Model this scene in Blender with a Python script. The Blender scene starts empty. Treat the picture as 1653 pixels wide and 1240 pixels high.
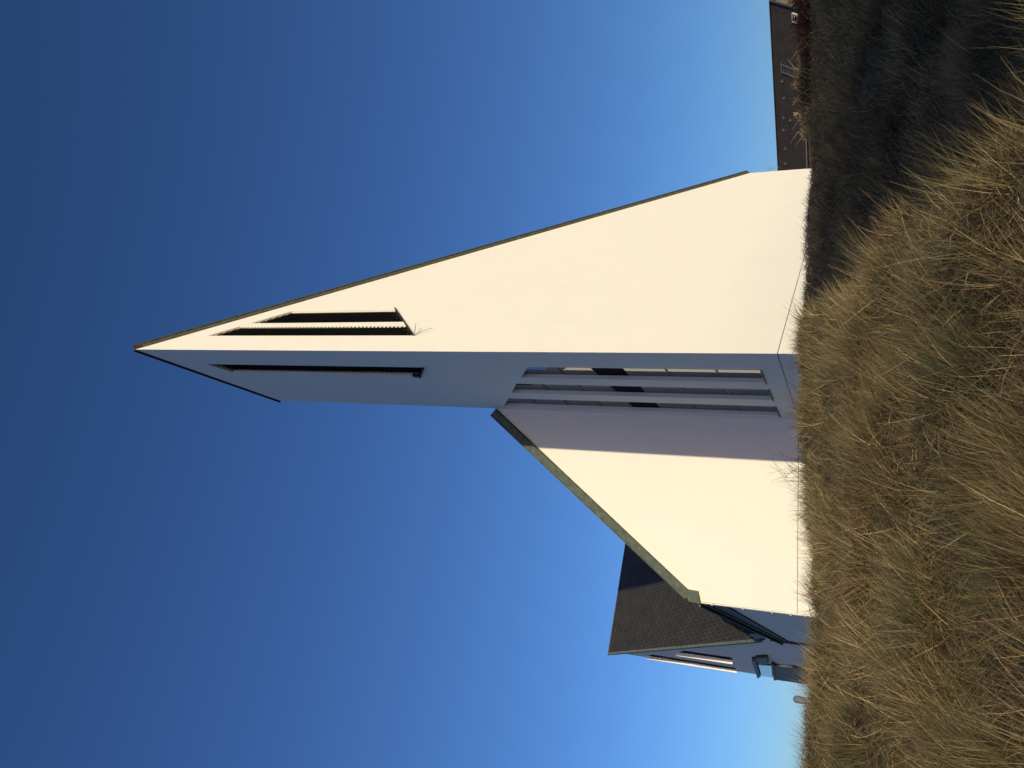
import bpy, bmesh, math, random
import numpy as np
from mathutils import Vector, Matrix
from mathutils.geometry import tessellate_polygon

random.seed(7)
rng = np.random.default_rng(11)
S = bpy.context.scene
C = S.collection

# ------------------------------------------------------------------ camera
FPX = 1337.0
TH = math.atan2(FPX, 3100.0)          # pitch up
RO = math.atan2(72.0, 3100.0)         # small roll (the phone itself lies on its side)
c_, s_ = math.cos(RO), math.sin(RO)
st, ct = math.sin(TH), math.cos(TH)
U = Vector((c_, -s_*st, s_*ct))
V = Vector((s_, c_*st, -c_*ct))
F = Vector((0, ct, st))
cam_d = bpy.data.cameras.new('camera')
cam = bpy.data.objects.new('camera', cam_d)
C.objects.link(cam)
cam_d.sensor_fit = 'HORIZONTAL'
cam_d.sensor_width = 36.0
cam_d.lens = FPX/1653.0*36.0
cam_d.clip_start = 0.05
cam_d.clip_end = 6000
m = Matrix.Identity(4)
for i in range(3):
    m[i][0] = V[i]; m[i][1] = U[i]; m[i][2] = -F[i]
cam.matrix_world = m
S.camera = cam

# ------------------------------------------------------------------ light
SUN_AZ, SUN_EL = 156.6, 7.5           # azimuth clockwise from +Y (the viewing direction)
w = bpy.data.worlds.new("World"); S.world = w; w.use_nodes = True
nt = w.node_tree
bg = nt.nodes['Background']
sky = nt.nodes.new('ShaderNodeTexSky')
sky.sky_type = 'NISHITA'
sky.sun_disc = False
sky.sun_elevation = math.radians(SUN_EL)
sky.sun_rotation = math.radians(SUN_AZ)
sky.air_density = 0.9; sky.dust_density = 0.75; sky.ozone_density = 4.6
sky.altitude = 0
tint = nt.nodes.new('ShaderNodeMix'); tint.data_type = 'RGBA'; tint.blend_type = 'MULTIPLY'
tint.inputs[0].default_value = 1.0; tint.inputs[7].default_value = (1.38, 1.0, .95, 1)   # the camera's white balance
gam = nt.nodes.new('ShaderNodeGamma'); gam.inputs[1].default_value = 1.2
nt.links.new(sky.outputs[0], gam.inputs[0]); nt.links.new(gam.outputs[0], tint.inputs[6]); nt.links.new(tint.outputs[2], bg.inputs[0])
bg.inputs[1].default_value = 0.13
sl = bpy.data.lights.new('sun', 'SUN')
sun = bpy.data.objects.new('sun', sl); C.objects.link(sun)
sl.energy = 3.6; sl.angle = math.radians(0.5); sl.color = (1.0, 0.885, 0.60)
a = math.radians(SUN_AZ); e = math.radians(SUN_EL)
sd = Vector((math.sin(a)*math.cos(e), math.cos(a)*math.cos(e), math.sin(e)))
sun.rotation_euler = sd.to_track_quat('Z', 'Y').to_euler()
S.view_settings.view_transform = 'Standard'
S.view_settings.look = 'None'
S.view_settings.exposure = 0.15
S.view_settings.gamma = 1.0

# ------------------------------------------------------------------ helpers
def ray(u, v):
    """direction (per metre of forward distance) of a point u, v of the upright 1240 x 1653 picture"""
    d = U*(u-620.0) + V*(v-826.5) + F*FPX
    return d/d.y
def dirz(az):
    az = math.radians(az); return Vector((math.sin(az), math.cos(az), 0))
def on_plane(u, v, P, n):
    r = ray(u, v); return r*(n.dot(P)/n.dot(r))
def vnormal(az):
    d = dirz(az); return Vector((d.y, -d.x, 0))
def mat(name, col, rough=0.7, metal=0.0, bump=0.0, scale=8.0, var=0.0, spec=0.5, detail=6):
    mt = bpy.data.materials.new(name); mt.use_nodes = True
    n = mt.node_tree; b = n.nodes['Principled BSDF']
    b.inputs['Base Color'].default_value = (*col, 1); b.inputs['Roughness'].default_value = rough
    b.inputs['Metallic'].default_value = metal; b.inputs['Specular IOR Level'].default_value = spec
    if var or bump:
        tc = n.nodes.new('ShaderNodeTexCoord'); nz = n.nodes.new('ShaderNodeTexNoise')
        nz.inputs['Scale'].default_value = scale; nz.inputs['Detail'].default_value = detail
        n.links.new(tc.outputs['Object'], nz.inputs['Vector'])
        if var:
            cr = n.nodes.new('ShaderNodeValToRGB')
            cr.color_ramp.elements[0].position = .3; cr.color_ramp.elements[1].position = .7
            cr.color_ramp.elements[0].color = (*[x*(1-var) for x in col], 1)
            cr.color_ramp.elements[1].color = (*[min(1, x*(1+var)) for x in col], 1)
            n.links.new(nz.outputs['Fac'], cr.inputs[0]); n.links.new(cr.outputs[0], b.inputs['Base Color'])
        if bump:
            n2 = n.nodes.new('ShaderNodeTexNoise'); n2.inputs['Scale'].default_value = scale*9
            n2.inputs['Detail'].default_value = 4
            n.links.new(tc.outputs['Object'], n2.inputs['Vector'])
            bp = n.nodes.new('ShaderNodeBump'); bp.inputs['Strength'].default_value = bump
            bp.inputs['Distance'].default_value = .02
            n.links.new(n2.outputs['Fac'], bp.inputs['Height']); n.links.new(bp.outputs[0], b.inputs['Normal'])
    return mt

def tile_mat(name, c1, c2, mortar, wdt=.3, hgt=.3, bump=.6):
    mt = bpy.data.materials.new(name); mt.use_nodes = True
    n = mt.node_tree; b = n.nodes['Principled BSDF']; b.inputs['Roughness'].default_value = .75
    uv = n.nodes.new('ShaderNodeUVMap'); br = n.nodes.new('ShaderNodeTexBrick')
    br.inputs['Scale'].default_value = 1.0; br.inputs['Brick Width'].default_value = wdt
    br.inputs['Row Height'].default_value = hgt; br.inputs['Mortar Size'].default_value = .035
    br.inputs['Mortar Smooth'].default_value = .5; br.inputs['Bias'].default_value = 0
    br.inputs['Color1'].default_value = (*c1, 1); br.inputs['Color2'].default_value = (*c2, 1)
    br.inputs['Mortar'].default_value = (*mortar, 1)
    nz = n.nodes.new('ShaderNodeTexNoise'); nz.inputs['Scale'].default_value = .9; nz.inputs['Detail'].default_value = 8
    mx = n.nodes.new('ShaderNodeMix'); mx.data_type = 'RGBA'; mx.blend_type = 'MULTIPLY'
    mx.inputs[0].default_value = .6
    cr = n.nodes.new('ShaderNodeValToRGB'); cr.color_ramp.elements[0].position = .3; cr.color_ramp.elements[1].position = .7
    cr.color_ramp.elements[0].color = (.45, .45, .45, 1); cr.color_ramp.elements[1].color = (1, 1, 1, 1)
    n.links.new(uv.outputs[0], br.inputs['Vector']); n.links.new(uv.outputs[0], nz.inputs['Vector'])
    n.links.new(nz.outputs['Fac'], cr.inputs[0])
    n.links.new(br.outputs['Color'], mx.inputs[6]); n.links.new(cr.outputs[0], mx.inputs[7])
    n.links.new(mx.outputs[2], b.inputs['Base Color'])
    bp = n.nodes.new('ShaderNodeBump'); bp.inputs['Strength'].default_value = bump; bp.inputs['Distance'].default_value = .03
    bp.invert = True
    n.links.new(br.outputs['Fac'], bp.inputs['Height']); n.links.new(bp.outputs[0], b.inputs['Normal'])
    return mt

def wall_mat():
    mt = bpy.data.materials.new('render_plaster'); mt.use_nodes = True
    n = mt.node_tree; b = n.nodes['Principled BSDF']
    b.inputs['Roughness'].default_value = .85; b.inputs['Specular IOR Level'].default_value = .25
    tc = n.nodes.new('ShaderNodeTexCoord')
    n1 = n.nodes.new('ShaderNodeTexNoise'); n1.inputs['Scale'].default_value = .35; n1.inputs['Detail'].default_value = 9
    mp = n.nodes.new('ShaderNodeMapping'); mp.inputs['Scale'].default_value = (1.0, 1.0, .6)
    n2 = n.nodes.new('ShaderNodeTexNoise'); n2.inputs['Scale'].default_value = 1.6; n2.inputs['Detail'].default_value = 8
    n3 = n.nodes.new('ShaderNodeTexNoise'); n3.inputs['Scale'].default_value = 60; n3.inputs['Detail'].default_value = 3
    n.links.new(tc.outputs['Object'], n1.inputs['Vector']); n.links.new(tc.outputs['Object'], mp.inputs['Vector'])
    n.links.new(mp.outputs[0], n2.inputs['Vector']); n.links.new(tc.outputs['Object'], n3.inputs['Vector'])
    ad = n.nodes.new('ShaderNodeMath'); ad.operation = 'ADD'
    n.links.new(n1.outputs['Fac'], ad.inputs[0]); n.links.new(n2.outputs['Fac'], ad.inputs[1])
    cr = n.nodes.new('ShaderNodeValToRGB')
    cr.color_ramp.elements[0].position = .7; cr.color_ramp.elements[1].position = 1.2
    cr.color_ramp.elements[0].color = (.820, .786, .716, 1); cr.color_ramp.elements[1].color = (.838, .803, .732, 1)
    n.links.new(ad.outputs[0], cr.inputs[0]); n.links.new(cr.outputs[0], b.inputs['Base Color'])
    bp = n.nodes.new('ShaderNodeBump'); bp.inputs['Strength'].default_value = .25; bp.inputs['Distance'].default_value = .008
    n.links.new(n3.outputs['Fac'], bp.inputs['Height']); n.links.new(bp.outputs[0], b.inputs['Normal'])
    return mt

M = dict(
    wall=wall_mat(),
    joint=mat('joint_sealant', (.2, .2, .19), .9),
    coping=mat('weathered_copper', (.105, .125, .105), .8, 0, .5, 5, .28, spec=.2),
    coping_dull=mat('dull_zinc_edge', (.09, .095, .08), .8, 0, .4, 6, .3, spec=.2),
    dark=mat('dark_metal', (.012, .014, .017), .55, .2),
    slat=mat('louvre_slats', (.018, .018, .017), .7, 0, spec=.2),
    slate=tile_mat('slate_roof', (.033, .031, .026), (.046, .042, .035), (.007, .007, .006), .5, .32),
    brown=tile_mat('brown_roof', (.042, .030, .021), (.060, .042, .029), (.018, .013, .010), .3, .33, .8),
    brick=tile_mat('brick_wall', (.12, .05, .035), (.15, .065, .045), (.16, .14, .12), .25, .08),
    frame=mat('window_frame_metal', (.05, .06, .07), .5, .2),
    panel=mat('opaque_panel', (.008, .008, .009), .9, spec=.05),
    sill=mat('sill_flashing', (.06, .055, .04), .5, .4, .3, 6, .3),
    white=mat('white_metal', (.55, .55, .53), .5),
    soffit=mat('dark_stained_boards', (.02, .018, .016), .7, 0, .4, 5, .4),
    door=mat('dark_wood_panel', (.07, .06, .06), .6, 0, .3, 6, .3),
    steel=mat('galvanised_steel', (.33, .34, .34), .45, .6, .2, 10, .2),
    concrete=mat('grey_concrete', (.11, .135, .17), .85, 0, .4, 8, .2),
    twig=mat('bare_twig', (.07, .045, .03), .8),
    russet=mat('russet_twigs', (.12, .045, .02), .8, 0, 0, 3, .3),
    straw=mat('straw_twigs', (.34, .25, .13), .8),
    tan=mat('dry_bush', (.11, .075, .04), .8, 0, 0, 3, .3),
)
def glass_mat(name, tint, ior, rough=.02):
    mt = bpy.data.materials.new(name); mt.use_nodes = True
    b = mt.node_tree.nodes['Principled BSDF']
    b.inputs['Base Color'].default_value = (*tint, 1); b.inputs['Roughness'].default_value = rough
    b.inputs['IOR'].default_value = ior; b.inputs['Specular IOR Level'].default_value = .5
    return mt
M['glass'] = glass_mat('tinted_glass', (.006, .009, .012), 2.8)
M['glass_pale'] = glass_mat('pale_glass', (.10, .17, .2), 1.8)

def link(o, parent=None):
    C.objects.link(o)
    if parent: o.parent = parent
    return o
def obj(name, verts, faces, m, parent=None, uvs=None, smooth=False):
    me = bpy.data.meshes.new(name); me.from_pydata([tuple(v) for v in verts], [], faces)
    me.materials.append(m)
    if uvs is not None:
        l = me.uv_layers.new(name='UVMap')
        for lp in me.loops: l.data[lp.index].uv = uvs[lp.vertex_index]
    if smooth:
        for p in me.polygons: p.use_smooth = True
    me.update()
    return link(bpy.data.objects.new(name, me), parent)
def tag(o, label=None, cat=None, group=None, kind=None):
    if label: o['label'] = label
    if cat: o['category'] = cat
    if group: o['group'] = group
    if kind: o['kind'] = kind
    return o
def empty(name, loc, label, cat, group=None):
    o = bpy.data.objects.new(name, None); C.objects.link(o)
    o.empty_display_size = .5
    o.location = (0, 0, 0)
    return tag(o, label, cat, group)

class MB:
    def __init__(s): s.v = []; s.f = []
    def quad(s, *p):
        i = len(s.v); s.v += [Vector(q) for q in p]; s.f.append(tuple(range(i, i+len(p))))
    def beam(s, a, b, w, h, up=Vector((0, 0, 1)), off=(0, 0)):
        """box from a to b; w across, h along up"""
        a = Vector(a); b = Vector(b); d = (b-a).normalized()
        sd_ = d.cross(up)
        if sd_.length < 1e-4: sd_ = d.cross(Vector((0, 1, 0)))
        sd_.normalize(); u2 = sd_.cross(d).normalized()
        i = len(s.v)
        for P in (a, b):
            P = P + sd_*off[0] + u2*off[1]
            for (x, y) in ((-1, -1), (1, -1), (1, 1), (-1, 1)):
                s.v.append(P + sd_*(x*w/2) + u2*(y*h/2))
        s.f += [(i, i+1, i+2, i+3)[::-1], (i+4, i+5, i+6, i+7)]
        for k in range(4):
            j = (k+1) % 4; s.f.append((i+k, i+j, i+4+j, i+4+k))
    def tube(s, pts, radii, n=6):
        pts = [Vector(p) for p in pts]; i = len(s.v); L = len(pts)
        for k, p in enumerate(pts):
            d = (pts[min(k+1, L-1)]-pts[max(k-1, 0)]).normalized()
            a_ = d.orthogonal().normalized(); b_ = d.cross(a_)
            for q in range(n):
                t = 2*math.pi*q/n
                s.v.append(p + (a_*math.cos(t)+b_*math.sin(t))*radii[k])
        for k in range(L-1):
            for q in range(n):
                r = (q+1) % n
                s.f.append((i+k*n+q, i+k*n+r, i+(k+1)*n+r, i+(k+1)*n+q))
        s.f.append(tuple(i+q for q in range(n))[::-1]); s.f.append(tuple(i+(L-1)*n+q for q in range(n)))
    def build(s, name, m, parent=None, smooth=False): return obj(name, s.v, s.f, m, parent, smooth=smooth)

class Face:
    """a vertical wall plane: origin P, direction azimuth az, outward normal n; coordinates (t, z, depth outward)"""
    def __init__(s, P, az, n):
        s.P = Vector((P[0], P[1], 0)); s.d = dirz(az)
        nn = vnormal(az); s.n = nn if nn.dot(n) > 0 else -nn
    def p(s, t, z, o=0.0): return s.P + s.d*t + Vector((0, 0, z)) + s.n*o
    def tz(s, u, v, o=0.0):
        P = on_plane(u, v, s.P+s.n*o, s.n); return ((P-s.P).dot(s.d), P.z)
    def wall(s, mb, outer, holes, depth):
        loops = [outer]+holes
        flat = [q for l in loops for q in l]
        tri = tessellate_polygon([[Vector((q[0], q[1], 0)) for q in l] for l in loops])
        i = len(mb.v); mb.v += [s.p(*q) for q in flat]
        mb.f += [tuple(i+k for k in t) for t in tri]
        for h in holes:
            for k in range(len(h)):
                q, r = h[k], h[(k+1) % len(h)]
                mb.quad(s.p(*q), s.p(*r), s.p(*r, -depth), s.p(*q, -depth))
    def slab(s, mb, poly, o0, o1):
        """solid prism of a (t,z) polygon between outward offsets o0 and o1"""
        n = len(poly)
        mb.quad(*[s.p(*q, o1) for q in poly]); mb.quad(*[s.p(*q, o0) for q in reversed(poly)])
        for k in range(n):
            q, r = poly[k], poly[(k+1) % n]
            mb.quad(s.p(*q, o0), s.p(*r, o0), s.p(*r, o1), s.p(*q, o1))

# ------------------------------------------------------------------ key points of the building
PC = ray(669, 1254.8)*24.0
PLZ = PC.z                                             # height of the plinth joint
FS = Face(PC, -14.18, Vector((-1, 0, 0)))              # shaded face of the tower
FR = Face(PC, 24.08, Vector((1, 0, 0)))                # lit face of the tower
PX = on_plane(563, 1290, PC, FS.n)                     # inner corner tower / nave
FW = Face(PX, -78.455, Vector((0, -1, 0)))             # nave wall
tX = (PX-PC).dot(FS.d)
tR, zR = FR.tz(960.5, 1210)
tL = (on_plane(249.5, 1287.5, PX, FW.n)-FW.P).dot(FW.d)
ZA, ZX = 26.5, 26.05
BASE = 0.2

# ------------------------------------------------------------------ terrain
def sstep(a, b, x):
    t = np.clip((x-a)/(b-a), 0, 1); return t*t*(3-2*t)
_w = [(rng.uniform(-1, 1), rng.uniform(-1, 1), rng.uniform(0, 6.28)) for _ in range(24)]
def wav(x, y, k0, k1, n0, n1):
    z = 0
    for i in range(n0, n1):
        a_, b_, p_ = _w[i]; k = k0+(k1-k0)*(i-n0)/max(1, n1-n0-1)
        L = math.hypot(a_, b_)+1e-6
        z = z+np.sin(k*(a_*x+b_*y)/L+p_)
    return z/(n1-n0)
def height(x, y):
    x = np.asarray(x, float); y = np.asarray(y, float)
    z = np.interp(y, [-400, -40, 0, 3, 5, 7, 11, 16, 20, 23, 25, 30, 40, 60, 120, 1500],
                  [0, -1.2, -1.66, -1.55, -1.4, -1.05, -.42, .36, .92, 1.22, 1.32, 1.38, 1.5, 1.9, 1.2, 0])
    # the dune sinks towards the left beyond its crest
    z = z-.75*sstep(-5, -10, x)*sstep(16, 24, y)*(1-sstep(80, 200, y))
    z = z+.30*np.exp(-((x-.5)**2/8+(y-23.5)**2/6))+0.34*np.exp(-((x+8.6)**2/2.2+(y-17.5)**2/10))-.18*sstep(-3.5, -5, x)*(1-sstep(-6.4, -7.2, x))*sstep(13, 16, y)*(1-sstep(24, 30, y))-.10*sstep(-1, -5, x)*sstep(20, 26, y)*(1-sstep(80, 200, y))
    # hollow to the right of the near dune
    z = z-1.6*sstep(1.25, 3.9, x+.25*np.sin(y*.9))*sstep(2, 6, y)*(1-sstep(15, 25, y))
    # crest below the tower's far corner
    z = z+.45*np.exp(-((x-10.5)**2/14+(y-28)**2/9))+.26*np.exp(-((x-4.6)**2/5+(y-26.5)**2/6))
    # dune on the right, outside the picture, that shades the hollow
    ax, ay, bx, by = 9.0, -3.0, 23.0, 24.0
    L2 = (bx-ax)**2+(by-ay)**2
    t = ((x-ax)*(bx-ax)+(y-ay)*(by-ay))/L2
    d = ((x-ax)*(by-ay)-(y-ay)*(bx-ax))/math.sqrt(L2)      # >0 to the right
    R = sstep(-.25, .25, t)*(1-sstep(1.05, 1.5, t))
    prof = np.where(d < 0, np.exp(-(d/3.0)**2), np.exp(-(d/9.0)**2))
    z = z+R*prof*(4.7+.2*np.sin(6*t)-z)
    near = 1-sstep(60, 140, np.hypot(x, y))
    z = z+near*(.16*wav(x, y, .5, 1.3, 0, 8)+(.40-.28*sstep(17, 25, y))*np.tanh(1.6*wav(x, y, 1.7, 3.6, 8, 18)))
    return z

def ground():
    def axis():
        a_ = [0.0]; s = .28
        while a_[-1] < 2500:
            a_.append(a_[-1]+s)
            if a_[-1] > 26: s *= 1.09
        a_ = np.array(a_); return np.concatenate([-a_[:0:-1], a_])
    xs = axis(); ys = axis()
    X, Y = np.meshgrid(xs, ys); Z = height(X, Y)
    nx, ny = len(xs), len(ys)
    co = np.stack([X.ravel(), Y.ravel(), Z.ravel()], 1)
    idx = np.arange(nx*ny).reshape(ny, nx)
    fc = np.stack([idx[:-1, :-1].ravel(), idx[:-1, 1:].ravel(), idx[1:, 1:].ravel(), idx[1:, :-1].ravel()], 1)
    me = bpy.data.meshes.new('ground')
    me.vertices.add(len(co)); me.vertices.foreach_set('co', co.ravel())
    me.loops.add(fc.size); me.loops.foreach_set('vertex_index', fc.ravel())
    me.polygons.add(len(fc)); me.polygons.foreach_set('loop_start', np.arange(len(fc))*4)
    me.update(); me.validate()
    me.polygons.foreach_set('use_smooth', [True]*len(fc))
    mt = bpy.data.materials.new('dune_soil'); mt.use_nodes = True
    n = mt.node_tree; b = n.nodes['Principled BSDF']; b.inputs['Roughness'].default_value = .95
    tc = n.nodes.new('ShaderNodeTexCoord'); nz = n.nodes.new('ShaderNodeTexNoise')
    nz.inputs['Scale'].default_value = 3; nz.inputs['Detail'].default_value = 10
    n.links.new(tc.outputs['Object'], nz.inputs['Vector'])
    cr = n.nodes.new('ShaderNodeValToRGB')
    cr.color_ramp.elements[0].color = (.035, .028, .016, 1); cr.color_ramp.elements[1].color = (.12, .095, .05, 1)
    cr.color_ramp.elements[0].position = .35; cr.color_ramp.elements[1].position = .68
    n.links.new(nz.outputs['Fac'], cr.inputs[0]); n.links.new(cr.outputs[0], b.inputs['Base Color'])
    me.materials.append(mt)
    o = link(bpy.data.objects.new('ground', me)); tag(o, kind='structure')
ground()

# ------------------------------------------------------------------ church
church = empty('church', PC, 'white church with a pointed wedge tower, slit windows and dark folded roofs', 'church')

def clip_line(poly, k, c0):
    """segment of the line z = k*t + c0 inside a convex polygon"""
    hits = []
    for i in range(len(poly)):
        (t0, z0), (t1, z1) = poly[i], poly[(i+1) % len(poly)]
        f0 = z0-k*t0-c0; f1 = z1-k*t1-c0
        if f0*f1 < 0:
            s = f0/(f0-f1); hits.append((t0+(t1-t0)*s, z0+(z1-z0)*s))
    hits.sort(); return hits[:2] if len(hits) >= 2 else None
def louvre(face, poly, k, depth, parent, step=.17, mull=None):
    mb = MB()
    zc = [z-k*t for t, z in poly]
    c0 = min(zc)+.05
    while c0 < max(zc):
        h = clip_line(poly, k, c0)
        if h and h[1][0]-h[0][0] > .06:
            (t0, z0), (t1, z1) = h
            a_ = face.p(t0, z0, -depth+.015); b_ = face.p(t1, z1, -depth+.015)
            # tilted slat: thin plate leaning outward at the bottom
            w_ = .055
            dn = (face.n*.75+Vector((0, 0, -1))*.66).normalized()*w_
            th = (face.n*.66+Vector((0, 0, 1))*.75).normalized()*.008
            mb.quad(a_, b_, b_+dn, a_+dn); mb.quad(a_+th, b_+th, b_+dn+th, a_+dn+th)
            mb.quad(a_+dn, b_+dn, b_+dn+th, a_+dn+th)
        c0 += step
    slats = mb.build('louvre', M['slat'], parent)
    return slats

# tower walls
tw = MB()
louvS = [(2.02, 24.72), (3.25, 24.40), (3.25, 15.46), (2.02, 14.66)]
slots = [(1.76, 3.22, 10.53, 11.36), (4.07, 5.54, 11.88, 12.68), (6.47, 7.98, 13.19, 14.05)]
holesS = [louvS]+[[(a_, zt0), (b_, zt1), (b_, 3.0), (a_, 3.0)] for a_, b_, zt0, zt1 in slots]
louvR = [(1.53, 24.15), (4.42, 22.17), (4.46, 17.17), (1.50, 14.76)]
g = .012
# upper and lower wall are parted by the plinth joint: the lower wall starts just below it
FS.wall(tw, [(0, PLZ+g), (0, ZA), (tX, ZX), (tX, PLZ+g)], holesS, .20)
FR.wall(tw, [(0, PLZ+g), (0, ZA), (tR, zR), (tR, PLZ+g)], [louvR], .16)
for fc, T in ((FS, tX), (FR, tR)):
    tw.quad(fc.p(0, BASE), fc.p(T, BASE), fc.p(T, PLZ-g), fc.p(0, PLZ-g))
back = (FR.p(tR, 0)-FS.p(tX, 0))
bA, bB = FS.p(tX, 0), FR.p(tR, 0)
tw.quad(bA+Vector((0, 0, BASE)), bB+Vector((0, 0, BASE)), bB+Vector((0, 0, zR)), bA+Vector((0, 0, ZX)))
tower = tw.build('tower', M['wall'], church)
jt = MB()
for fc, T in ((FS, tX), (FR, tR)):
    jt.quad(fc.p(0, PLZ-g, -.02), fc.p(T, PLZ-g, -.02), fc.p(T, PLZ+g, -.02), fc.p(0, PLZ+g, -.02))
jt.build('plinth_joint', M['joint'], tower)
rf = MB(); rf.quad(PC.xy.to_3d()+Vector((0, 0, ZA+.02)), FS.p(tX, ZX+.02), FR.p(tR, zR+.02))
o = rf.build('roof', M['dark'], tower)
# copings
cp = MB()
a_, b_ = FR.p(-.02, ZA+.02, .03), FR.p(tR, zR+.02, .03)
ax = (b_-a_).normalized(); up = FR.n.cross(ax); up = up if up.z > 0 else -up
cp.beam(a_+ax*.35, b_, .10, .16, up, (0, .05))
cp.beam(a_+ax*.0, b_, .26, .035, up, (0, .145))
for k in range(1, 17):
    q = a_+(b_-a_)*(k/17.0)+up*.07
    cp.beam(q-up*.085, q+up*.085, .115, .05, ax)
cp.build('coping', M['coping_dull'], tower)
cp = MB(); a_, b_ = FS.p(0, ZA+.02, .03), FS.p(tX, ZX+.02, .03)
cp.beam(a_, b_+(b_-a_).normalized()*.12, .10, .055, Vector((0, 0, 1)), (0, .02))
cp.build('coping', M['dark'], tower)

# louvred belfry openings
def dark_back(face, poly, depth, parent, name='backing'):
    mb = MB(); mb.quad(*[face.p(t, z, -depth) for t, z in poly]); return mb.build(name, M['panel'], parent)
def poly_shrink_t(poly, t0, t1):
    """clip polygon to t0..t1"""
    def cut(P, tc, keep):
        out = []
        for i in range(len(P)):
            p, q = P[i], P[(i+1) % len(P)]
            ip, iq = keep(p[0]), keep(q[0])
            if ip: out.append(p)
            if ip != iq:
                s = (tc-p[0])/(q[0]-p[0]); out.append((tc, p[1]+(q[1]-p[1])*s))
        return out
    P = cut(poly, t0, lambda t: t >= t0-1e-9); return cut(P, t1, lambda t: t <= t1+1e-9)
kR = (17.17-14.76)/(4.46-1.50); kS = (15.46-14.66)/1.23   # slopes of the sills; the slats lie level
dark_back(FR, louvR, .10, tower, 'louvre_backing')
mulR = (2.60, 3.02)
for t0, t1 in ((1.53, mulR[0]), (mulR[1], 4.30)):
    louvre(FR, poly_shrink_t(louvR, t0, t1), 0.0, .095, tower)
mb = MB(); FR.slab(mb, poly_shrink_t(louvR, *mulR), -.095, -.02); mb.build('mullion', M['wall'], tower)
mb = MB(); mb.beam(FR.p(4.36, 17.1, -.09), FR.p(4.36, 22.2, -.09), .04, .04, FR.n); mb.build('guide_rail', M['sill'], tower)
sl_ = MB()
sl_.beam(FR.p(1.46, 14.74, -.06), FR.p(4.52, 14.74+kR*3.06, -.06), .26, .035, Vector((0, 0, 1)))
for k in range(9):
    t = 1.6+k*.34; sl_.beam(FR.p(t, 14.76+kR*(t-1.5), -.1), FR.p(t, 14.76+kR*(t-1.5)+.22, -.1), .05, .04, FR.n)
sl_.build('sill', M['sill'], tower)
dark_back(FS, louvS, .145, tower, 'louvre_backing')
louvre(FS, louvS, 0.0, .14, tower)
sl_ = MB(); sl_.beam(FS.p(1.98, 14.63, -.06), FS.p(3.30, 14.63+kS*1.32, -.06), .28, .05, Vector((0, 0, 1)))
sl_.beam(FS.p(3.1, 15.38, .02), FS.p(3.1, 15.66, .02), .22, .12, FS.n)
sl_.build('sill', M['dark'], tower)
# bent lightning wire at the sill
wr = MB(); p0 = FR.p(1.46, 14.70, .03)
wr.tube([p0, FR.p(1.8, 14.8, .2), FR.p(2.05, 14.9, .26)], [.016, .014, .012], 6)
wr.tube([p0, FR.p(1.7, 14.45, .10), FR.p(1.95, 14.2, .12)], [.014, .010, .008], 6)
wr.build('wire', M['steel'], tower)

# tall slit windows
trans = [4.42, 6.02, 9.75, 11.15, 12.55]
for (a_, b_, z0, z1) in slots:
    top = lambda t: z0+(z1-z0)*(t-a_)/(b_-a_)
    mb = MB(); mb.quad(FS.p(a_, 3.0, -.190), FS.p(b_, 3.0, -.160), FS.p(b_, z1, -.160), FS.p(a_, z0, -.190))
    wn = mb.build('window', M['glass'], tower)
    fr = MB()
    for z in trans:
        if z < z0-.15: fr.beam(FS.p(a_, z, -.17), FS.p(b_, z, -.17), .035, .055, Vector((0, 0, 1)))
    for t in (a_+.02, b_-.02): fr.beam(FS.p(t, 3.0, -.17), FS.p(t, top(t), -.17), .04, .03, FS.n)
    fr.beam(FS.p(a_, 3.03, -.17), FS.p(b_, 3.03, -.17), .035, .06, Vector((0, 0, 1)))
    # a beam of the floor inside shows as an opaque panel
    fr2 = MB(); FS.slab(fr2, [(a_+.03, 7.45), (b_-.03, 7.45), (b_-.03, 8.5), (a_+.03, 8.5)], -.155, -.145)
    fr.build('window_frame', M['frame'], tower); fr2.build('window_panel', M['panel'], tower)
    si = MB(); si.beam(FS.p(a_-.02, 2.985, -.07), FS.p(b_+.02, 2.985, -.07), .24, .03, Vector((0, 0, 1)))
    si.build('window_sill', M['dark'], tower)

# nave (the lower white part with the steep raking edge)
k_w = (14.55-6.42)/7.30
ZW0 = 14.58
ZWL = ZW0-k_w*tL
nv = MB()
FW.wall(nv, [(0, PLZ+g), (0, ZW0), (tL, ZWL), (tL, PLZ+g)], [], .2)
nv.quad(FW.p(0, BASE), FW.p(tL, BASE), FW.p(tL, PLZ-g), FW.p(0, PLZ-g))
K = ray(206, 1268)*46.0
LL = FW.p(tL, 0)
d1 = Vector((K.x-LL.x, K.y-LL.y, 0)); az1 = math.degrees(math.atan2(d1.x, d1.y)); len1 = d1.length
F1 = Face(LL, az1, Vector((-1, 0, 0)))
F2 = Face(K, -24.7, Vector((-1, 0, 0)))
zl_a = F1.tz(261, 1176); zl_b = F1.tz(208, 1268)
ks = (zl_b[1]-zl_a[1])/(zl_b[0]-zl_a[0])
zt = lambda t: zl_a[1]+ks*(t-zl_a[0])
F1.wall(nv, [(0.001, BASE), (0.001, min(ZWL, zt(0))), (len1, zt(len1)), (len1, BASE)], [], .1)
nave = nv.build('nave', M['wall'], church)
jt = MB(); jt.quad(FW.p(0, PLZ-g, -.02), FW.p(tL, PLZ-g, -.02), FW.p(tL, PLZ+g, -.02), FW.p(0, PLZ+g, -.02))
jt.build('plinth_joint', M['joint'], nave)
rb = MB()
q0, q1, q2 = FW.p(0, ZW0-.05, -.02), FW.p(tL, ZWL-.05, -.02), F1.p(len1, zt(len1)-.05)
r0, r1 = ray(570, 796)*43.0, ray(277, 1108)*43.0        # unseen roof, raised at the back to cast shade on the gable roof
q3 = Vector((2.5, 44, 9.0))
gnd = lambda p: Vector((p.x, p.y, BASE))
rb.quad(q0, q1, r1, r0)
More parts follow.
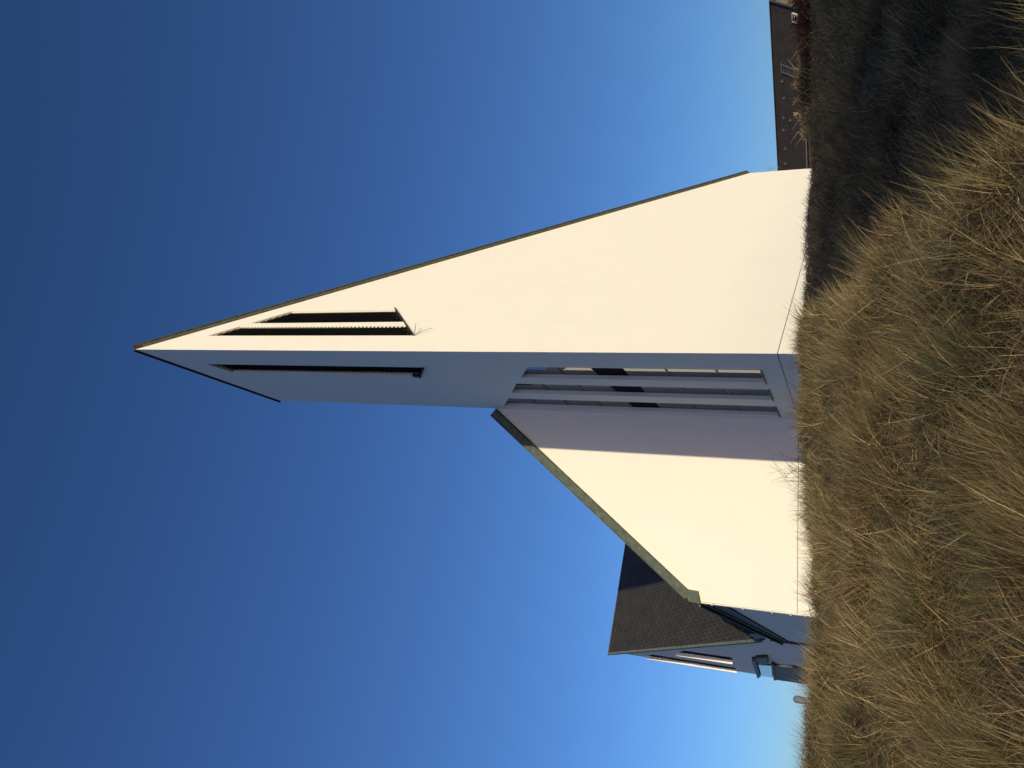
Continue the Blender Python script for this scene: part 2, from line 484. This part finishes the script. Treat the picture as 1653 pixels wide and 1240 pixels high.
rb.build('roof', M['dark'], nave)
rb = MB()
rb.quad(q1, r1, gnd(r1), gnd(q1)); rb.quad(r1, r0, gnd(r0), gnd(r1)); rb.quad(q2, r1, gnd(r1), gnd(q2))  # unseen walls closing the raised, shade-casting volume
rb.build('rear_shade_wall', M['wall'], nave)
# copper coping along the rake
cp = MB()
a_, b_ = FW.p(0.02, ZW0, .06), FW.p(tL-.42, ZW0-k_w*(tL-.42), .06)
ax = (b_-a_).normalized(); up = FW.n.cross(ax); up = up if up.z > 0 else -up
cp.beam(a_-ax*.0, b_+ax*.1, .16, .30, up, (0, .17))
cp.beam(a_-ax*.0, b_+ax*.1, .24, .03, up, (0, .33))
cp.beam(a_-ax*.0, b_+ax*.05, .20, .03, up, (0, .02))
for k, s in enumerate((.9, 2.5, 3.9, 4.7, 5.9, 7.3, 8.4, 9.6)):
    q = a_+ax*s+up*.17
    cp.beam(q-up*.17, q+up*.17, .185, .03, ax)
FW.slab(cp, [(tL-.47, ZWL+.60), (tL-.02, ZWL+.48), (tL+.03, ZWL+.02), (tL-.44, ZWL+.10)], -.05, .16)
cp.build('coping', M['coping'], nave)
dp = MB()
pts = [FW.p(tL+.05, z, -.02) for z in (ZWL+.05, 4.5, 3.2, 1.0)]
dp.tube(pts, [.04]*4, 8)
for z in (5.6, 4.4, 3.3, 2.6): dp.beam(FW.p(tL+.05, z-.03, -.02), FW.p(tL+.05, z+.03, -.02), .11, .11, FW.n)
dp.build('downpipe', M['white'], nave)
# dark boarded fascia, gutter and trim along the sloping top of the end wall
ga = F1.tz(267, 1123, .1); gb = F1.tz(213.5, 1236.5, .1)
def gz(t): return ga[1]+(gb[1]-ga[1])*(t-ga[0])/(gb[0]-ga[0])
t_s, t_e = .15, len1+.9
so = MB(); F1.slab(so, [(t_s, zt(t_s)), (t_e, zt(t_e)), (t_e, gz(t_e)), (t_s, gz(t_s))], -.08, .04)
so.build('fascia', M['soffit'], nave)
gt = MB(); gt.beam(F1.p(t_s, gz(t_s)-.03, .12), F1.p(t_e, gz(t_e)-.03, .12), .14, .10); gt.build('gutter', M['coping_dull'], nave)
gt = MB(); gt.beam(F1.p(t_s, gz(t_s)-.26, .07), F1.p(t_e, gz(t_e)-.26, .07), .05, .05); gt.build('trim', M['frame'], nave)
gt = MB(); gt.beam(F1.p(t_s, zt(t_s)+.03, .06), F1.p(t_e, zt(t_e)+.03, .06), .06, .07); gt.build('trim', M['dark'], nave)

# gabled wing with dark tiled roof
A2 = on_plane(188, 985, K, F2.n)
rk = on_plane(210, 1218, K, F2.n)
d61 = dirz(61)
tA = (A2-F2.P).dot(F2.d); zA2 = A2.z
tk = (rk-F2.P).dot(F2.d); krk = (A2.z-rk.z)/(tA-tk)
zr = lambda t: A2.z+krk*(t-tA)
h1 = [F2.tz(1240-y, x) for x, y in ((1104.5, 1050.3), (1093, 1053.6), (1182.3, 1067), (1181.5, 1061.5))]
h2 = [F2.tz(1240-y, x) for x, y in ((1053, 1056.6), (1044, 1059.2), (1189, 1082.5), (1187, 1078.2))]
f1 = [F2.tz(1240-y, x) for x, y in ((1091.5, 1053.8), (1183, 1067.6))]
f2 = [F2.tz(1240-y, x) for x, y in ((1043, 1058.8), (1190.5, 1082.5))]
tLft = tA+.0
gw = MB()
F2.wall(gw, [(0.002, BASE), (0.002, zr(0)), (tA, zA2), (tA+.02, BASE)], [h1, h2], .05)
E2_ = F2.p(tA, 0); 
gw.quad(E2_+Vector((0, 0, BASE)), E2_+Vector((0, 0, zA2)), E2_+d61*24+Vector((0, 0, zA2)), E2_+d61*24+Vector((0, 0, BASE)))
gable = gw.build('gable_wing', M['wall'], church)
def plane_uv(P, X, Y, O): return [((p-O).dot(X), (p-O).dot(Y)) for p in P]
slope = (F2.p(tA, zA2)-F2.p(0, zr(0))).normalized()
Yd = (slope-d61*slope.dot(d61)).normalized()
lo = -.3
pts = [F2.p(tA+.15, zr(tA+.15)+.05, .18), F2.p(lo, zr(lo)+.05, .18)]
pts += [pts[1]+d61*26, pts[0]+d61*26]
o = obj('roof', pts, [(0, 1, 2, 3)], M['slate'], gable, plane_uv(pts, d61, Yd, pts[1]))
vb = MB(); vb.beam(F2.p(0.2, zr(.2)-.05, .15), F2.p(tA+.1, zr(tA+.1)-.05, .15), .16, .22); vb.build('verge_board', M['coping'], gable)
vb = MB(); vb.beam(pts[0]-d61*.1, pts[0]+d61*25, .14, .06); vb.build('ridge_flashing', M['dark'], gable)
for h, f in ((h1, f1), (h2, f2)):
    mb = MB(); mb.quad(*[F2.p(t, z, -.045) for t, z in h]); wn = mb.build('window', M['panel'], gable)
    tm = (f[0][0]+f[1][0])/2
    mb = MB(); F2.slab(mb, [(tm-.06, f[1][1]), (tm-.06, f[0][1]-.2), (tm+.06, f[0][1]), (tm+.06, f[1][1])], -.02, .20)  # added fin, set proud to catch the sun in place of a lit jamb
    mb.build('lit_jamb_fin', M['wall'], wn)
# dark box end of the gutter and downpipe at the corner
bx = MB(); q = [F2.tz(1240-y, x, .3) for x, y in ((1208, 1028), (1219, 1036), (1236, 1035), (1236, 1027))]
q = [(t, z) for t, z in q]
F2.slab(bx, q, .005, .16); bx.build('gutter_box', M['dark'], gable)
dp = MB()
pp = [F2.tz(1240-y, x, .1) for x, y in ((1236, 1031), (1268, 1033.5), (1305, 1038))]
tt = pp[0][0]
dp.beam(F2.p(.12, zr(.12)-.5, .06), F2.p(.12, 1.0, .06), .12, .12, F2.n)
dp.build('downpipe', M['dark'], gable)
# entrance bay: canopy, pane and dark panelled front
ob = .16
def q2(*xy): return [F2.tz(1240-y, x, ob) for x, y in xy]
bay = MB(); P_ = q2((1250, 1075), (1251, 1097.5), (1305, 1105), (1305, 1081)); F2.slab(bay, P_, .01, ob)
bay.build('porch_front', M['door'], gable)
bay = MB(); P_ = q2((1222, 1074), (1226, 1091.5), (1247, 1094.5), (1245, 1075.5)); F2.slab(bay, P_, .02, ob-.02)
bay.build('porch_window', M['glass_pale'], gable)
bay = MB()
F2.slab(bay, q2((1213.5, 1064.5), (1223, 1093.5), (1228, 1090), (1220, 1064)), .012, ob+.10)
F2.slab(bay, q2((1220, 1062), (1224, 1072.5), (1240, 1071), (1238, 1061)), .014, ob+.05)
F2.slab(bay, q2((1245.5, 1071.5), (1249, 1097), (1253, 1097.5), (1248.5, 1071.5)), .016, ob+.06)
bay.build('porch_frame', M['dark'], gable)
# ------------------------------------------------------------------ house behind on the right
house = empty('house', (0, 0, 0), 'long low house with a dark brown tiled roof behind the dune', 'house')
HR = ray(1238, 1243)*80.0; HLr = ray(965, 1257)
zrd = HR.z; HL = HLr*(zrd/HLr.z)
hd = Vector((HL.x-HR.x, HL.y-HR.y, 0)).normalized()
hn = Vector((hd.y, -hd.x, 0)); hn = hn if hn.y < 0 else -hn
run, rise = 4.3, 3.15
PR = Vector((HR.x, HR.y, zrd)); PL = PR+hd*26
ER, EL = PR+hn*run-Vector((0, 0, rise)), PL+hn*run-Vector((0, 0, rise))
Yh = (PR-ER).normalized()
pts = [ER, EL, PL, PR]
obj('roof', pts, [(0, 1, 2, 3)], M['brown'], house, plane_uv(pts, hd, Yh, ER))
BR, BL = PR-hn*run-Vector((0, 0, rise)), PL-hn*run-Vector((0, 0, rise))
pts = [PR+Vector((0, 0, -.02)), PL+Vector((0, 0, -.02)), BL, BR]
obj('roof', pts, [(0, 1, 2, 3)], M['brown'], house, plane_uv(pts, hd, Yh, PR))
def dz(p, z): return Vector((p.x, p.y, z))
wi = .35
w0, w1 = ER-hn*wi-hd*-.15, EL-hn*wi
w2, w3 = BL+hn*wi, BR+hn*wi+hd*.15
pw = [dz(w0, .5), dz(w1, .5), dz(w1, ER.z+.1), dz(w0, ER.z+.1), dz(w3, .5), dz(w3, ER.z+.1), dz(w2, .5), dz(w2, ER.z+.1), PR+hd*.15-Vector((0, 0, .06)), PL-Vector((0, 0, .06))]
obj('wall', pw, [(0, 1, 2, 3), (0, 3, 8, 5, 4), (1, 6, 7, 9, 2), (4, 5, 7, 6)], M['brick'], house, [((p.x-p.y)*.7, p.z) for p in pw])
vb = MB(); vb.beam(PR+hn*.02-hd*.05, ER-hd*.05, .12, .22); vb.build('verge_board', M['sill'], house)
vb = MB(); vb.beam(PR, PL, .25, .12, off=(0, .03)); vb.build('ridge_cap', M['dark'], house)
vb = MB(); vb.beam(ER+hn*.08, EL+hn*.08, .12, .1); vb.build('gutter', M['steel'], house)
nh = hd.cross(Yh); nh = nh if nh.z > 0 else -nh
FHo = ER
def on_roof(u, v):
    return on_plane(u, v, ER, nh)
# roof window
mid = on_roof(1240-29, 1284)
for (nm, mt_, w_, h_, o_) in (('roof_window', 'glass', .62, .66, .10),):
    mb = MB(); c = mid+nh*o_
    mb.quad(*[c+hd*sx*w_/2+Yh*sy*h_/2 for sx, sy in ((-1, -1), (1, -1), (1, 1), (-1, 1))]); rw = mb.build(nm, M[mt_], house)
    fr = MB()
    cc = mid+nh*.05
    for sx in (-1, 1): fr.beam(cc+hd*sx*.36-Yh*.38, cc+hd*sx*.36+Yh*.38, .09, .16, nh)
    for sy in (-1, 0, 1): fr.beam(cc+Yh*sy*.36-hd*.36, cc+Yh*sy*.36+hd*.36, .07, .15+.0*sy, nh)
    fr.build('frame', M['white'], rw)
# ladder lying on the roof
la = MB(); p0 = on_roof(1240-109, 1262.5)+nh*.12; dn = -Yh
for sx in (-.36, .36): la.beam(p0+hd*sx, p0+hd*sx+dn*2.4, .035, .035, nh)
for k in range(8): la.beam(p0-hd*.36+dn*(.1+k*.3), p0+hd*.36+dn*(.1+k*.3), .025, .025, nh)
for k in (0, 2.2): la.beam(p0-hd*.5+dn*(k+.05), p0+hd*.55+dn*(k+.05), .04, .05, nh)
la.build('roof_ladder', M['steel'], house)
for (x, y) in ((1264, 131), (1267, 158), (1266, 190), (1277, 194), (1266, 210), (1269, 240), (1269, 264)):
    hk = MB(); p0 = on_roof(1240-y, x)+nh*.06
    hk.beam(p0-Yh*.16, p0+Yh*.16, .04, .04, nh); hk.beam(p0-hd*.18+nh*.03, p0+hd*.18+nh*.03, .035, .05, nh); hk.beam(p0+Yh*.06, p0+Yh*.06+nh*.18, .04, .04)
    hk.build('roof_hook', M['steel'], house)
an = MB(); p0 = on_roof(969, 1259)
an.tube([p0-Vector((0, 0, .3)), p0+Vector((0, 0, 1.35))], [.02, .014], 6)
for k in range(4): an.beam(p0+hd*-.22+Vector((0, 0, .75+k*.14)), p0+hd*.22+Vector((0, 0, .75+k*.14)), .014, .014)
an.build('antenna', M['steel'], house)

# ------------------------------------------------------------------ rounded grey post on the left
pxp = ray(112, 1280); PP = pxp*31.0
bt = MB(); n = 20; R_ = .125
prof = [(R_*1.25, height(PP.x, PP.y)-.1), (R_*1.25, float(height(PP.x, PP.y))+.12), (R_, float(height(PP.x, PP.y))+.15), (R_, PP.z-R_)]
for k in range(1, 7):
    t = k/6*math.pi/2; prof.append((R_*math.cos(t)+.0005, PP.z-R_+R_*math.sin(t)))
i0 = 0
for r, z in prof:
    for q in range(n):
        t = 2*math.pi*q/n; bt.v.append(Vector((PP.x+r*math.cos(t), PP.y+r*math.sin(t), z)))
for k in range(len(prof)-1):
    for q in range(n):
        r_ = (q+1) % n; bt.f.append((k*n+q, k*n+r_, (k+1)*n+r_, (k+1)*n+q))
po = bt.build('bollard', M['concrete'], None, True)
tag(po, 'short grey post with a rounded top standing alone beyond the grass crest', 'post')

# ------------------------------------------------------------------ grass
def ribbons(name, P, col, W):
    """P: (n, k, 3) blade centre lines, W: (n, k) widths, col: (n,3) -> one mesh object"""
    n, k, _ = P.shape
    T = np.gradient(P, axis=1); T /= np.linalg.norm(T, axis=2, keepdims=True)+1e-9
    r = rng.normal(size=(n, 1, 3))
    side = np.cross(T, np.broadcast_to(r, P.shape)); side /= np.linalg.norm(side, axis=2, keepdims=True)+1e-9
    L = P-side*W[..., None]*.5; R = P+side*W[..., None]*.5
    co = np.stack([L, R], 2).reshape(-1, 3)
    base = (np.arange(n)*k*2)[:, None]
    seg = (np.arange(k-1)*2)[None, :]
    i = base+seg
    fc = np.stack([i, i+1, i+3, i+2], 2).reshape(-1, 4)
    me = bpy.data.meshes.new(name)
    me.vertices.add(len(co)); me.vertices.foreach_set('co', co.astype(np.float32).ravel())
    me.loops.add(fc.size); me.loops.foreach_set('vertex_index', fc.astype(np.int32).ravel())
    me.polygons.add(len(fc)); me.polygons.foreach_set('loop_start', (np.arange(len(fc))*4).astype(np.int32))
    me.update()
    at = me.color_attributes.new('blade', 'FLOAT_COLOR', 'POINT')
    c4 = np.ones((n, k*2, 4), np.float32); c4[..., :3] = col[:, None, :]
    at.data.foreach_set('color', c4.ravel())
    return me

def grass_mat(name='grass_blades', transl=.25):
    mt = bpy.data.materials.new(name); mt.use_nodes = True
    n = mt.node_tree; b = n.nodes['Principled BSDF']; out = n.nodes['Material Output']
    at = n.nodes.new('ShaderNodeAttribute'); at.attribute_name = 'blade'
    b.inputs['Roughness'].default_value = .55; b.inputs['Specular IOR Level'].default_value = .35
    tr = n.nodes.new('ShaderNodeBsdfTranslucent'); mx = n.nodes.new('ShaderNodeMixShader'); mx.inputs[0].default_value = transl
    n.links.new(at.outputs['Color'], b.inputs['Base Color']); n.links.new(at.outputs['Color'], tr.inputs['Color'])
    n.links.new(b.outputs[0], mx.inputs[1]); n.links.new(tr.outputs[0], mx.inputs[2]); n.links.new(mx.outputs[0], out.inputs['Surface'])
    return mt
M['grass'] = grass_mat()

PAL = np.array([(.052, .064, .026), (.088, .094, .040), (.160, .140, .064), (.30, .230, .110), (.54, .41, .21), (.105, .066, .034), (.20, .125, .062)])
footprints = [[FS.p(0, 0), FS.p(tX, 0), FR.p(tR, 0)], [FW.p(0, 0), FW.p(tL, 0), F1.p(len1, 0), q3], ]
def inside(x, y, poly):
    r = np.zeros(len(x), bool); n = len(poly)
    for i in range(n):
        x0, y0 = poly[i].x, poly[i].y; x1, y1 = poly[(i+1) % n].x, poly[(i+1) % n].y
        c = ((y0 > y) != (y1 > y)) & (x < (x1-x0)*(y-y0)/(y1-y0+1e-12)+x0); r ^= c
    return r
def low_noise(x, y, k):  # value 0..1
    return .5+.5*np.sin(k*x+1.7*np.sin(k*.7*y+.5))*np.cos(k*.8*y+1.3*np.sin(k*.6*x+2.))

def grass_patch(n, y0, y1, half, lmin, lmax, wid, tuft_n, tuft_r, kk=5, mixbase=.0, xr=None):
    """tufts of marram: n blades between forward distances y0, y1 in a wedge |x|<half*y"""
    ty = np.sqrt(rng.uniform(y0**2, y1**2, tuft_n)); tx = rng.uniform(-1, 1, tuft_n)*(half*ty+1.0)
    if xr is not None: tx = rng.uniform(xr[0], xr[1], tuft_n); ty = rng.uniform(y0, y1, tuft_n)
    t_size = rng.uniform(.5, 1.3, tuft_n)
    t_lean = rng.normal(0, .9, tuft_n)            # azimuth offset of the lean from the wind direction
    t_tone = rng.uniform(0, 1, tuft_n)
    t_bend = rng.uniform(.5, 1.3, tuft_n)
    id_ = rng.integers(0, tuft_n, n)
    loose = rng.uniform(0, 1, n) < .25
    rr = np.abs(rng.normal(0, 1, n))*tuft_r*np.where(loose, 3.2, 1)
    an_ = rng.uniform(0, 2*np.pi, n)
    x = tx[id_]+rr*np.cos(an_); y = ty[id_]+rr*np.sin(an_)
    ok = np.ones(n, bool)
    for fp in footprints: ok &= ~inside(x, y, fp)
    gap = low_noise(x*1.3+4, y*1.1-2, 1.55)*.6+low_noise(x-7, y+3, .8)*.4
    ok &= ~((gap > .60) & ((x < 2.6) | (y > 22)) & (rng.uniform(0, 1, n) < .85))
    x, y, id_, an_, rr, loose = x[ok], y[ok], id_[ok], an_[ok], rr[ok], loose[ok]
    n = len(x)
    z = height(x, y)-.03
    L = rng.uniform(lmin, lmax, n)*t_size[id_]*np.where(loose, .7, 1)
    # direction: outwards from the tuft + wind towards +x
    out = np.clip(rr/tuft_r, 0, 2)*.42
    wind = np.pi*.02+t_lean[id_]+rng.normal(0, .35, n)
    ux = out*np.cos(an_)+.30*np.cos(wind)+rng.normal(0, .14, n)
    uy = out*np.sin(an_)+.30*np.sin(wind)+rng.normal(0, .14, n)
    messy = rng.uniform(0, 1, n) < .22
    ux = np.where(messy, rng.normal(0, .9, n), ux); uy = np.where(messy, rng.normal(0, .9, n), uy)
    bend = t_bend[id_]*rng.uniform(.2, 1.1, n)
    bx, by = bend*np.cos(wind), bend*np.sin(wind)-.05
    t = np.linspace(0, 1, kk)[None, :]
    px = ux[:, None]*t+bx[:, None]*t**2.0*.75
    py = uy[:, None]*t+by[:, None]*t**2.0*.75
    pz = 1.0*t-(.28*bend**2)[:, None]*t**2.4
    P = np.stack([px, py, pz], 2)
    sl = np.linalg.norm(np.diff(P, axis=1), axis=2).sum(1)
    P = P*(L/sl)[:, None, None]
    P[..., 0] += x[:, None]; P[..., 1] += y[:, None]; P[..., 2] += z[:, None]
    gz_ = height(P[..., 0], P[..., 1])+.01; P[..., 2] = np.maximum(P[..., 2], gz_)
    W = wid*rng.uniform(.6, 1.3, n)[:, None]*(1-.85*t**1.6)
    # colour: green / straw per tuft, brown thatch patches over the dune
    big = low_noise(x, y, 1.3)*.5+low_noise(x+9, y-4, .45)*.5
    tone = .45*t_tone[id_]+.35*big+.35*rng.uniform(0, 1, n)-.05+mixbase
    ci = np.clip((tone*5.2).astype(int), 0, 4)
    brown = rng.uniform(0, 1, n) < (.22+.35*(low_noise(x-3, y+7, .9) > .62))
    ci = np.where(brown, rng.integers(5, 7, n), ci)
    ci = np.where(rng.uniform(0, 1, n) < .05, 4, ci)
    col = PAL[ci]*rng.uniform(.55, 1.45, (n, 1))
    return P, col, W
def thatch(n, y0, y1, half, wid, L0=.10, L1=.32, kk=3):
    """dead, matted stems lying in every direction between the tufts"""
    y = np.sqrt(rng.uniform(y0**2, y1**2, n)); x = rng.uniform(-1, 1, n)*(half*y+.8)
    ok = np.ones(n, bool)
    for fp in footprints: ok &= ~inside(x, y, fp)
    x, y = x[ok], y[ok]; n = len(x); z = height(x, y)
    a_ = rng.uniform(0, 2*np.pi, n); el = rng.uniform(.05, 1.0, n); L = rng.uniform(L0, L1, n)
    d = np.stack([np.cos(a_)*np.cos(el), np.sin(a_)*np.cos(el), np.sin(el)], 1)
    t = np.linspace(0, 1, kk)[None, :, None]
    P = np.stack([x, y, z+.01+rng.uniform(0, .12, n)], 1)[:, None, :]+d[:, None, :]*t*L[:, None, None]
    P[..., 2] -= (t[..., 0]**2*.25*L[:, None])
    P[..., 2] = np.maximum(P[..., 2], height(P[..., 0], P[..., 1])+.008)
    W = wid*rng.uniform(.6, 1.3, n)[:, None]*(1-.5*t[..., 0])
    col = PAL[rng.choice([5, 6, 2, 3, 1], n, p=[.38, .24, .16, .12, .10])]*rng.uniform(.4, 1.2, (n, 1))
    return P, col, W
def emit(name, parts):
    mes = [ribbons(name, *p) for p in parts]
    return mes
def join_parts(lst, k):
    return [np.concatenate([p[i] for p in lst]) for i in range(3)]
G5 = [grass_patch(100000, 2.3, 8, .50, .30, .80, .0042, 130, .17),
      grass_patch(105000, 8, 15, .47, .30, .75, .0062, 380, .20),
      grass_patch(64000, 15, 23, .47, .30, .70, .0105, 700, .22),
      grass_patch(36000, 22, 31, .47, .18, .42, .0150, 1500, .25),
      grass_patch(12000, 30, 52, .47, .20, .40, .0240, 1500, .3),
      grass_patch(14000, -4, 26, 0, .15, .35, .018, 1200, .25, xr=(9, 26))]
G3 = [thatch(60000, 2.2, 9, .5, .006), thatch(50000, 9, 18, .47, .010, .12, .36), thatch(34000, 18, 30, .47, .016, .12, .36)]
def obj_grass(name, data, label, cat):
    P, col, W = data
    me = ribbons(name, P, col, W); me.materials.append(M['grass'])
    o = link(bpy.data.objects.new(name, me)); tag(o, label, cat, kind='stuff'); return o
obj_grass('marram_grass', join_parts(G5, 5), 'long wind bent dune grass in olive green and straw tones', 'grass')
obj_grass('dead_grass', join_parts(G3, 3), 'brown matted dead stems lying between the tufts of dune grass', 'grass')

# ------------------------------------------------------------------ shrubs
def shrub(name, label, base, h, wdt, nst, mt_, rad=.012, lean=(0, 0), sub=3, seed=1, cat='shrub', group=None, parts=None):
    r = random.Random(seed)
    root = bpy.data.objects.new(name, None); C.objects.link(root); root.location = base
    tag(root, label, cat, group)
    st_ = MB(); tw_ = MB()
    def grow(mb, p, d, L, rad, depth):
        pts = [p]; n = 4
        for k in range(n):
            d = (d+Vector((r.gauss(0, .16), r.gauss(0, .16), r.gauss(0, .10)))).normalized()
            p = p+d*(L/n); pts.append(p)
        mb.tube(pts, [rad*(1-.7*k/n) for k in range(n+1)], 5 if depth > 1 else 4)
        if depth > 0:
            for k in range(sub+1):
                q = pts[r.randint(1, n)]; dd = (d+Vector((r.gauss(0, .6), r.gauss(0, .6), r.gauss(.15, .4)))).normalized()
                grow(tw_, q, dd, L*r.uniform(.35, .65), rad*.5, depth-1)
    for k in range(nst):
        a_ = r.uniform(0, 2*math.pi); s = r.uniform(0, 1)
        d = Vector((math.cos(a_)*s*wdt/h+lean[0], math.sin(a_)*s*wdt/h+lean[1], 1)).normalized()
        p = Vector((math.cos(a_)*s*wdt*.35, math.sin(a_)*s*wdt*.35, -.05))
        grow(st_, p, d, h*r.uniform(.5, .8), rad, 2)
    st_.build('stem', mt_[0], root); tw_.build('twigs', mt_[1], root)
    return root
def base_at(u, y):
    r = ray(u, 1300); p = r*y; return (p.x, p.y, float(height(p.x, p.y)))
shrub('bare_shrub', 'small bare shrub with thin dark twigs in front of the white nave wall', base_at(474, 31.4), 2.0, .7, 5, (M['twig'], M['twig']), .016, (.08, 0), 3, 5)
shrub('bare_shrub', 'single leaning bare sprig before the shaded part of the nave wall', base_at(550, 31.3), .9, .2, 2, (M['twig'], M['twig']), .010, (.35, 0), 1, 8)
def bush(name, label, u, y, h, wdt, mt_, seed, n=1500, group=None, acc=None):
    """dense hedge-like bush: many fine upright twigs filling a rounded volume"""
    r = random.Random(seed)
    b = base_at(u, y)
    root = bpy.data.objects.new(name, None); C.objects.link(root); root.location = b; tag(root, label, 'bush', group)
    st_ = MB()
    for k in range(14):
        a_ = r.uniform(0, 6.28); s = r.uniform(0, .8)*wdt/2
        p = Vector((math.cos(a_)*s*.5, math.sin(a_)*s*.4, -.1)); q = Vector((math.cos(a_)*s, math.sin(a_)*s*.6, h*r.uniform(.5, .9)))
        st_.tube([p, (p+q)/2+Vector((r.gauss(0, .05), r.gauss(0, .05), 0)), q], [.02, .014, .006], 5)
    st_.build('stem', M['twig'], root)
    lf = MB()
    for k in range(n):
        a_ = r.uniform(0, 6.28); s = math.sqrt(r.uniform(0, 1))
        x, y_ = math.cos(a_)*s*wdt/2, math.sin(a_)*s*wdt*.32
        zt_ = h*(.45+.55*math.sqrt(max(0, 1-s*s)))*(.85+.25*math.sin(7*x+seed)*math.cos(5*y_+seed))
        z = r.uniform(.0, 1)**.6*zt_
        d = Vector((r.gauss(0, .55)+x*.6, r.gauss(0, .55)+y_*.6, r.uniform(.2, 1))).normalized()*r.uniform(.07, .2)
        sd2 = d.cross(Vector((r.gauss(0, 1), r.gauss(0, 1), r.gauss(0, 1)))).normalized()*r.uniform(.008, .028)
        p = Vector((x, y_, z)); lf.quad(p-sd2, p+sd2, p+d+sd2*.3, p+d-sd2*.3)
    lf.build('foliage', mt_, root)
    if acc:
        for k in range(acc):
            sc = MB()
            x = r.uniform(-.5, .5)*wdt; p = Vector((x, -wdt*.3-.05, r.uniform(0, .5)*h)); sg = r.choice((-1, 1))
            L = r.uniform(.4, .9)
            sc.tube([p, p+Vector((sg*.25*L, -.05, .5*L)), p+Vector((sg*.7*L, -.05, .8*L))], [.010, .009, .003], 4)
            sc.build('dry_stalk', M['straw'], root)
    return root
bush('bush', 'russet brown leafy bush at the right end of the dune crest', 1232, 29, 1.1, 1.9, M['russet'], 3, 2600, acc=6)
bush('bush', 'rusty red bush below the roof window of the house', 1180, 29, .85, 1.9, M['russet'], 4, 2600, acc=5)
bush('bush', 'tan brown twiggy bush below the ladder on the brown roof', 1105, 29, .85, 2.0, M['tan'], 5, 2600, acc=8)
bush('bush', 'thin pale olive bush nearest to the tower corner on the crest', 1045, 29, .7, 1.3, M['straw'], 6, 500, acc=8)
